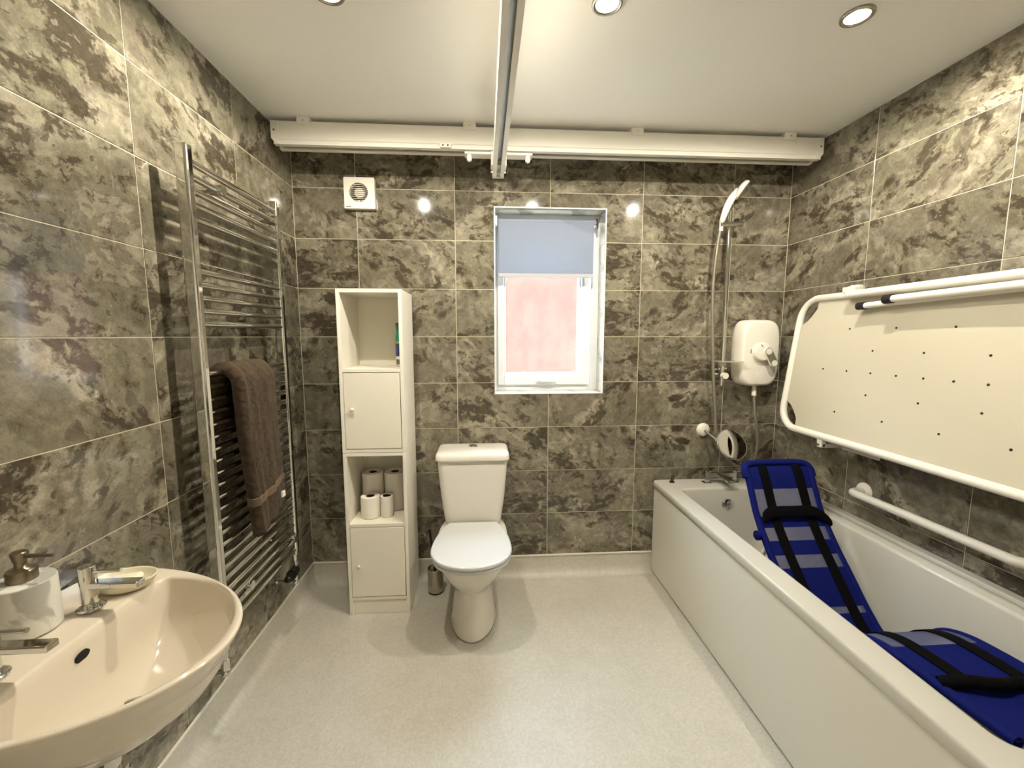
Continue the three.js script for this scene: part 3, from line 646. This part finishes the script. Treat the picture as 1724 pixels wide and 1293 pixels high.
{
  const t = thing('bath_filler', 'square chrome bath filler tap standing on the bath rim', 'tap');
  const y = RIM, z = 0.066;
  for (const x of [2.205, 2.365]) {
    part('pillar', [rbox(x - 0.02, x + 0.02, y, y + 0.006, z - 0.02, z + 0.02, 0.002), rbox(x - 0.011, x + 0.011, y + 0.005, y + 0.074, z - 0.011, z + 0.011, 0.002)], M.chrome, t);
    const l = part('lever', rbox(x - 0.010, x + 0.010, y + 0.074, y + 0.081, z - 0.012, z + 0.045, 0.002), M.chrome, t);
  }
  part('bridge', rbox(2.198, 2.372, y + 0.034, y + 0.060, z - 0.012, z + 0.012, 0.003), M.chrome, t);
  part('spout', rbox(2.262, 2.308, y + 0.034, y + 0.048, z + 0.006, z + 0.11, 0.003), M.chrome, t);
}
{
  const t = thing('plug_holder', 'small black looped plug holder on the bath rim corner', 'plug holder');
  part('base', lathe([[0, 0], [0.014, 0], [0.014, 0.006], [0.008, 0.010], [0, 0.010]], 24).translate(2.016, RIM, 0.046), M.rubber, t);
  part('loop', new THREE.TorusGeometry(0.011, 0.004, 10, 24).scale(0.8, 1.35, 1).rotateZ(-0.25).rotateY(0.4).translate(2.018, RIM + 0.025, 0.046), M.rubber, t);
}
{
  const t = thing('grab_bar', 'white grab bar on the tiled wall above the bath', 'grab bar');
  const y = 0.692, za = 0.600, zb = 1.20, xo = W - 0.066;
  part('bar', tube([V(W - 0.004, y, za), V(W - 0.03, y, za), V(xo + 0.012, y, za + 0.004), V(xo, y, za + 0.020), V(xo, y, za + 0.06), V(xo, y, (za + zb) / 2), V(xo, y, zb - 0.06), V(xo, y, zb - 0.020), V(xo + 0.012, y, zb - 0.004), V(W - 0.03, y, zb), V(W - 0.004, y, zb)], 0.0165, false, 90, 16), M.powder, t);
  for (const z of [za, zb]) part('flange', lathe([[0, 0.011], [0.026, 0.011], [0.036, 0.006], [0.038, 0]], 36).rotateZ(Math.PI / 2).translate(W, y, z), M.powder, t);
}

// ------------------------------------------------------------------ bath seat
{
  const t = thing('bath_recliner', 'blue mesh reclining bath seat with black straps inside the bath', 'bath seat');
  const x0 = 2.128, x1 = 2.448, put = (a, b, w) => V(w, b, a);
  const key = [[0.492, 0.795], [0.520, 0.765], [0.560, 0.690], [0.605, 0.605], [0.68, 0.510], [0.78, 0.405], [0.87, 0.312], [0.93, 0.268], [0.985, 0.272], [1.06, 0.350], [1.12, 0.422], [1.18, 0.452], [1.28, 0.466], [1.40, 0.470], [1.53, 0.478]];
  const curve = new THREE.CatmullRomCurve3(key.map(([a, b]) => V(a, b, 0)));
  const all = curve.getSpacedPoints(400).map((p) => [p.x, p.y]);
  const S = (z) => all.findIndex((p) => p[0] >= z) / 400;
  const cut = (s0, s1, n = 14) => Array.from({ length: n + 1 }, (_, i) => { const q = Math.min(399.999, (s0 + (s1 - s0) * i / n) * 400), k = Math.floor(q), f = q - k; return [all[k][0] + (all[Math.min(400, k + 1)][0] - all[k][0]) * f, all[k][1] + (all[Math.min(400, k + 1)][1] - all[k][1]) * f]; });
  const rows = [['fabric_band', 0.494, 0.556], ['mesh_panel', 0.556, 0.612], ['fabric_band', 0.612, 0.640], ['mesh_panel', 0.640, 0.676], ['fabric_band', 0.676, 0.715], ['mesh_panel', 0.715, 0.752], ['fabric_band', 0.752, 0.850], ['mesh_panel', 0.850, 0.868], ['fabric_band', 0.868, 1.115], ['mesh_panel', 1.115, 1.225], ['fabric_band', 1.225, 1.528]];
  for (const [name, za, zb] of rows) part(name, band(cut(S(za), S(zb), 24), x0 + 0.006, x1 - 0.006, 0.006, put, { nw: 6 }), name === 'mesh_panel' ? M.blueMesh : M.blue, t);
  // padded frame edges and the wrapped head end
  for (const x of [x0 + 0.012, x1 - 0.012]) part('side_rail', tube(cut(S(0.510), 1, 40).map(([a, b]) => V(x, b - 0.004, a)), 0.0135, false, 120, 12), M.blue, t);
  part('head_pad', tube([V(x0 + 0.004, 0.74, 0.530), V(x0 + 0.006, 0.772, 0.512), V(x0 + 0.035, 0.793, 0.497), V((x0 + x1) / 2, 0.797, 0.493), V(x1 - 0.035, 0.793, 0.497), V(x1 - 0.006, 0.772, 0.512), V(x1 - 0.004, 0.74, 0.530)], 0.016, false, 80, 12), M.blue, t);
  for (const x of [2.214, 2.374]) part('strap', band(cut(S(0.50), S(1.36), 90), x - 0.020, x + 0.020, 0.003, put, { lift: 0.0065, nw: 2 }), M.strap, t);
  {
    const c = new THREE.CatmullRomCurve3([V(x0 + 0.026, 0.588, 0.624), V(x0 + 0.050, 0.606, 0.617), V(x0 + 0.085, 0.612, 0.614), V(2.29, 0.612, 0.614), V(x1 - 0.085, 0.612, 0.614), V(x1 - 0.045, 0.604, 0.618), V(x1 - 0.002, 0.572, 0.640)]);
    const tn = V(0, -0.88, 0.48), nn = V(0, 0.48, 0.88), loops = [];
    for (let i = 0; i <= 40; i++) { const p = c.getPoint(i / 40), h = 0.024 * (i === 0 || i === 40 ? 0.6 : 1); loops.push(Array.from({ length: 20 }, (_, k) => { const q = k / 20 * Math.PI * 2; return p.clone().addScaledVector(tn, h * Math.cos(q)).addScaledVector(nn, 0.010 + 0.008 * Math.sin(q)); })); }
    part('cross_pad', loft(loops, true, true), M.strap, t);
  }
  part('lap_strap', tube([V(x0 + 0.012, 0.474, 1.365), V(x0 + 0.06, 0.492, 1.385), V(2.25, 0.494, 1.40), V(2.31, 0.484, 1.392), V(2.38, 0.494, 1.405), V(x1 - 0.012, 0.478, 1.39)], 0.016, false, 60, 10).scale(1, 1, 1), M.strap, t);
  part('adjuster_knob', [rod(V(x0 - 0.004, 0.530, 0.655), V(x0 - 0.018, 0.530, 0.655), 0.020), rod(V(x0 - 0.017, 0.530, 0.655), V(x0 - 0.024, 0.530, 0.655), 0.012)], M.blue, t);
  for (const x of [x0 + 0.02, x1 - 0.02]) {
    const leg = part('support_leg', [rod(V(x, 0.262, 0.94), V(x, 0.165, 0.94), 0.011), rod(V(x, 0.165, 0.94), V(x, 0.165, 1.25), 0.010), rod(V(x, 0.45, 1.22), V(x, 0.165, 1.25), 0.010), rod(V(x, 0.50, 0.68), V(x, 0.165, 0.50), 0.010), rod(V(x, 0.165, 0.50), V(x, 0.165, 0.94), 0.010)], M.powder, t);
    for (const z of [0.52, 0.94, 1.24]) part('foot', lathe([[0.022, 0], [0.020, 0.004], [0.010, 0.012], [0.009, 0.022]], 20).translate(x + (x < 2.29 ? 0.006 : -0.006), 0.143, z), M.rubber, leg);
  }
}

// ------------------------------------------------------------------ folded changing stretcher
{
  const t = thing('changing_stretcher', 'white shower stretcher folded up against the tiled wall above the bath', 'stretcher');
  const px = (y) => 2.495 + (y - 0.915) * 0.125, P = (z, y, o = 0) => V(px(y) - o, y + o * 0.1, z);
  const ya = 0.918, yb = 1.553, za = 0.232, zb = 1.72, r = 0.10, pts = [];
  for (const [cz, cy, a0] of [[za + r, yb - r, Math.PI], [zb - r, yb - r, Math.PI / 2], [zb - r, ya + r, 0], [za + r, ya + r, -Math.PI / 2]])
    for (let i = 0; i <= 6; i++) { const a = a0 - i / 6 * Math.PI / 2; pts.push(P(cz + r * Math.cos(a), cy + r * Math.sin(a))); }
  part('tube_frame', tube(pts, 0.0165, true, 300, 14, 0.05), M.powder, t);
  // sheet stretched in the frame, corners cut away, sagging a little
  const ins = 0.012;
  const sag = (z, y) => { const u = (z - za) / (zb - za), v = (y - ya) / (yb - ya); return -0.020 * Math.sin(Math.PI * Math.min(1, Math.max(0, u))) * Math.sin(Math.PI * Math.min(1, Math.max(0, v))) + 0.004 * Math.sin(z * 9 + y * 4) * Math.sin(Math.PI * Math.min(1, Math.max(0, v))); };
  const nick = (y) => { const d = Math.min(y - ya, yb - y) / 0.125; return d >= 1 ? 0 : 0.088 * Math.min(1, (1 - d) * 1.6) ** 0.55; };
  const nz = 120, ny = 90, pos = [], uv = [], idx = [];
  for (const side of [0, 1]) for (let j = 0; j <= ny; j++) for (let i = 0; i <= nz; i++) {
    const y = ya + ins + (yb - ya - 2 * ins) * j / ny, k = nick(y), z = za + ins + k + (zb - za - 2 * ins - 2 * k) * i / nz, q = P(z, y, sag(z, y) + (side ? -0.0015 : 0.0015));
    pos.push(q.x, q.y, q.z); uv.push(z, y);
  }
  const row = nz + 1, back = row * (ny + 1);
  for (let j = 0; j < ny; j++) for (let i = 0; i < nz; i++) {
    const a = j * row + i, b = a + 1, c = a + row, d = c + 1;
    idx.push(a, b, d, a, d, c, back + a, back + d, back + b, back + a, back + c, back + d);
  }
  const g = new THREE.BufferGeometry();
  g.setAttribute('position', new THREE.Float32BufferAttribute(pos, 3)); g.setAttribute('uv', new THREE.Float32BufferAttribute(uv, 2)); g.setIndex(idx); g.computeVertexNormals();
  const sheet = part('sheet', g, M.canvas, t);
  const holes = [];
  for (const z of [0.526, 0.735, 0.947, 1.155, 1.365, 1.55]) holes.push([z, 1.406]);
  for (const z of [0.649, 0.856, 1.062, 1.27, 1.48]) holes.push([z, 1.314]);
  for (const z of [0.430, 0.549, 0.659, 0.767, 0.872, 0.974, 1.074, 1.171, 1.275, 1.38, 1.485]) holes.push([z, 1.222]);
  for (const z of [0.661, 0.874, 1.077, 1.28, 1.48]) holes.push([z, 1.131]);
  for (const z of [0.539, 0.759, 0.971, 1.174, 1.38, 1.55]) holes.push([z, 1.039]);
  const hg = new THREE.CylinderGeometry(0.0042, 0.0042, 0.0012, 12).rotateZ(Math.PI / 2 - 0.124);
  for (const [z, y] of holes) { const m = part('drain_hole', hg, M.hole, sheet), q = P(z, y, sag(z, y) + 0.0018); m.position.copy(q); }
  // side rail and folded legs lying over the upper edge
  part('side_rail', [rod(P(0.535, 1.548, 0.034), P(1.72, 1.556, 0.034), 0.0165), ball(P(0.535, 1.548, 0.034), 0.0165)], M.powder, t);
  for (const [za_, y0, y1, o, rr] of [[0.60, 1.495, 1.530, 0.030, 0.012], [0.735, 1.510, 1.528, 0.050, 0.0135]]) {
    const leg = part('folding_leg', rod(P(za_, y0, o), P(1.66, y1, o), rr), M.powder, t);
    part('rubber_tip', rod(P(za_ - 0.012, y0, o), P(za_ + 0.022, y0 + 0.001, o), rr + 0.004), M.rubber, leg);
  }
  part('hook_clip', [rbox(-0.012, 0.012, 0.0, 0.026, -0.03, 0.035, 0.003).translate(px(1.56) - 0.006, 1.562, 0.505), rbox(-0.006, 0.02, -0.01, 0.012, -0.02, 0.02, 0.003).translate(px(1.56) + 0.02, 1.585, 0.50)], M.powder, t);
  for (const z of [0.50, 1.55]) {
    const b = part('hinge_bracket', [rbox(-0.012, 0.012, -0.035, 0.022, -0.014, 0.014, 0.004).translate(px(0.915) + 0.004, 0.902, z), rbox(0, W - px(0.9) - 0.012, -0.010, 0.010, -0.014, 0.014, 0.003).translate(px(0.9), 0.876, z), rbox(-0.008, 0.0, -0.035, 0.035, -0.03, 0.16, 0.003).translate(W - 0.0008, 0.882, z)], M.powder, t);
    part('pivot_bolt', rod(V(px(0.9) - 0.014, 0.880, z), V(px(0.9) + 0.01, 0.880, z), 0.006), M.steel, b);
  }
  for (const z of [0.50, 1.55]) part('wall_catch', rbox(px(1.56) - 0.005, W - 0.0008, 1.575, 1.592, z - 0.012, z + 0.012, 0.003), M.powder, t);
}

// ------------------------------------------------------------------ shower
const RX = 2.262, RZ = 0.060;
{
  const t = thing('shower_riser_rail', 'chrome shower riser rail on the tiled wall beside the shower unit', 'shower rail');
  part('rail', rod(V(RX, 1.103, RZ), V(RX, 2.032, RZ), 0.0105), M.chrome, t);
  for (const y of [1.975, 1.175]) part('wall_mount', [rod(V(RX, y, 0.0005), V(RX, y, RZ), 0.010), rod(V(RX, y, 0.0005), V(RX, y, 0.008), 0.018)], M.chrome, t);
  const s = part('slider', [rod(V(2.196, 1.951, RZ + 0.022), V(2.316, 1.957, RZ + 0.022), 0.0145), rod(V(RX - 0.0, 1.936, RZ), V(RX, 1.972, RZ), 0.017)], M.chrome, t);
  part('slider_grip', rod(V(2.296, 1.966, RZ + 0.01), V(2.296, 1.985, RZ + 0.004), 0.012), M.darkMetal, s);
  part('soap_tray', [rbox(2.222, 2.343, 1.232, 1.240, 0.030, 0.135, 0.004), rbox(2.246, 2.280, 1.205, 1.234, RZ - 0.014, RZ + 0.014, 0.003)], M.clear, t);
  part('tray_clamp', [rod(V(RX - 0.022, 1.196, RZ), V(RX + 0.026, 1.196, RZ), 0.008), rod(V(RX, 1.185, RZ), V(RX, 1.21, RZ), 0.015)], M.chrome, t);
  part('clamp_knob', rod(V(RX + 0.006, 1.158, RZ + 0.008), V(RX + 0.006, 1.158, RZ + 0.034), 0.017), M.plastic, t);
}
{
  const t = thing('hand_shower', 'white hand shower head held high on the riser rail', 'shower head');
  const path = [V(2.204, 1.966, 0.084), V(2.209, 1.990, 0.090), V(2.221, 2.037, 0.098), V(2.241, 2.082, 0.106), V(2.268, 2.118, 0.112)];
  const crv = new THREE.CatmullRomCurve3(path), loops = [];
  const fr = crv.computeFrenetFrames(16, false);
  for (let i = 0; i <= 16; i++) { const p = crv.getPointAt(i / 16), rr = 0.0125 + 0.006 * Math.sin(i / 16 * 2.6); loops.push(Array.from({ length: 20 }, (_, k) => { const a = k / 20 * Math.PI * 2; return p.clone().addScaledVector(fr.normals[i], rr * Math.cos(a)).addScaledVector(fr.binormals[i], rr * Math.sin(a)); })); }
  part('handle', loft(loops, true, true), M.plastic, t);
  const n = V(0.74, -0.56, 0.38).normalize(), c = V(2.284, 2.118, 0.115);
  const head = part('spray_head', aim(lathe([[0, -0.020], [0.025, -0.019], [0.044, -0.011], [0.050, 0.0], [0.049, 0.008], [0.045, 0.011], [0, 0.011]], 40), c, n), M.plastic, t);
  part('spray_face', aim(lathe([[0, 0.0125], [0.040, 0.0125], [0.042, 0.0105], [0, 0.0105]], 40), c, n), M.alu, head);
}
{
  const t = thing('shower_hose', 'grey flexible shower hose hanging from the hand shower', 'hose');
  part('hose', tube([V(2.203, 1.936, 0.082), V(2.196, 1.86, 0.072), V(2.189, 1.675, 0.062), V(2.195, 1.45, 0.06), V(2.207, 1.262, 0.062), V(2.222, 1.10, 0.06), V(2.241, 0.965, 0.055), V(2.262, 0.83, 0.045), V(2.302, 0.735, 0.04), V(2.355, 0.662, 0.04), V(2.42, 0.632, 0.045), V(2.48, 0.662, 0.052), V(2.50, 0.76, 0.056), V(2.488, 0.86, 0.058), V(2.470, 0.95, 0.058), V(2.458, 1.06, 0.058)], 0.0085, false, 200, 10), M.hose, t);
  part('hose_nut', rod(V(2.458, 1.045, 0.058), V(2.457, 1.098, 0.058), 0.013, 0.0115), M.plastic, t);
  part('hose_nut', rod(V(2.203, 1.920, 0.082), V(2.204, 1.968, 0.084), 0.0095, 0.010), M.plastic, t);
}
{
  const t = thing('shower_unit', 'white electric shower unit with a round dial and grey lever', 'shower unit');
  const x0 = 2.346, x1 = 2.566, y0 = 1.098, y1 = 1.462, N = 72;
  const loop = (k, z, e) => Array.from({ length: N }, (_, i) => { const a = -(i / N) * Math.PI * 2, c = Math.cos(a), s = Math.sin(a), p = 2 / e; return V((x0 + x1) / 2 + (x1 - x0) / 2 * k * Math.sign(c) * Math.abs(c) ** p, (y0 + y1) / 2 + ((y1 - y0) / 2 - (1 - k) * 0.126) * Math.sign(s) * Math.abs(s) ** p, z); }).reverse();
  part('casing', loft([loop(0.99, 0.0006, 4.5), loop(1, 0.006, 4.5), loop(1, 0.04, 4.4), loop(0.985, 0.075, 4.2), loop(0.95, 0.092, 4), loop(0.90, 0.0985, 3.9), loop(0.84, 0.1005, 3.8), loop(0.6, 0.1025, 3.8), loop(0.3, 0.1035, 3.6)], true, true), M.plastic, t);
  const dx = 2.452, dy = 1.288;
  part('dial', lathe([[0, 0.030], [0.040, 0.029], [0.047, 0.025], [0.050, 0.012], [0.051, 0]], 44).rotateX(Math.PI / 2).translate(dx, dy, 0.102), M.plastic, t);
  part('pointer_mark', box(-0.002, 0.002, -0.009, 0.009, 0, 0.001).rotateZ(0.7).translate(dx - 0.014, dy + 0.034, 0.131), M.greyInk, t);
  const cap = (l, r) => { const s = new THREE.Shape(); s.absarc(0, 0, r, 0, Math.PI); s.absarc(0, -l, r, Math.PI, 2 * Math.PI); s.closePath(); return s; };
  const lev = part('lever', extrude(cap(0.072, 0.0215), 0.014, 0.002).rotateZ(0.50).translate(dx + 0.018, dy + 0.004, 0.128), M.plastic, t);
  part('lever_inlay', extrude(cap(0.072, 0.0195), 0.0012).rotateZ(0.50).translate(dx + 0.018, dy + 0.004, 0.1418), M.lever, lev);
  part('lever_button', new THREE.CylinderGeometry(0.0165, 0.0165, 0.002, 28).rotateX(Math.PI / 2).translate(dx + 0.018, dy + 0.004, 0.1438), M.plastic, lev);
  part('lever_button', new THREE.CylinderGeometry(0.0165, 0.0165, 0.002, 28).rotateX(Math.PI / 2).translate(dx + 0.018 + 0.072 * Math.sin(0.5), dy + 0.004 - 0.072 * Math.cos(0.5), 0.1438), M.plastic, lev);
  part('maker_mark', box(2.436, 2.460, 1.438, 1.442, 0.0905, 0.0975), M.greyInk, t);
  part('name_line', box(2.432, 2.470, 1.356, 1.3585, 0.099, 0.1032), M.greyInk, t);
  part('hot_mark', box(dx + 0.052, dx + 0.0565, dy - 0.006, dy + 0.016, 0.099, 0.1030), M.redInk, t);
  part('cold_mark', box(dx - 0.0575, dx - 0.053, dy - 0.008, dy + 0.014, 0.099, 0.1030), M.blueInk, t);
}
{
  const t = thing('shaving_mirror', 'small round chrome framed mirror on a white wall mount over the bath', 'mirror');
  const n = V(0.08, 0.55, 0.83).normalize(), c = V(2.306, 0.786, 0.125);
  part('mirror_glass', aim(new THREE.CylinderGeometry(0.083, 0.083, 0.003, 56).translate(0, 0.002, 0), c, n), M.mirror, t);
  part('frame_ring', aim(new THREE.TorusGeometry(0.084, 0.0045, 12, 64).rotateX(Math.PI / 2), c, n), M.chrome, t);
  part('back_shell', aim(lathe([[0, -0.012], [0.05, -0.011], [0.078, -0.005], [0.083, 0.0]], 48), c, n), M.plastic, t);
  part('wall_mount', lathe([[0, 0.022], [0.02, 0.021], [0.034, 0.014], [0.038, 0.004], [0.038, 0]], 36).rotateX(Math.PI / 2).translate(2.205, 0.842, 0.0006), M.plastic, t);
  part('arm', [rod(V(2.205, 0.842, 0.02), V(2.245, 0.80, 0.075), 0.007), rod(V(2.245, 0.80, 0.075), c.clone().addScaledVector(n, -0.010), 0.007), ball(V(2.245, 0.80, 0.075), 0.009)], M.chrome, t);
}

renderer.render(scene, camera);
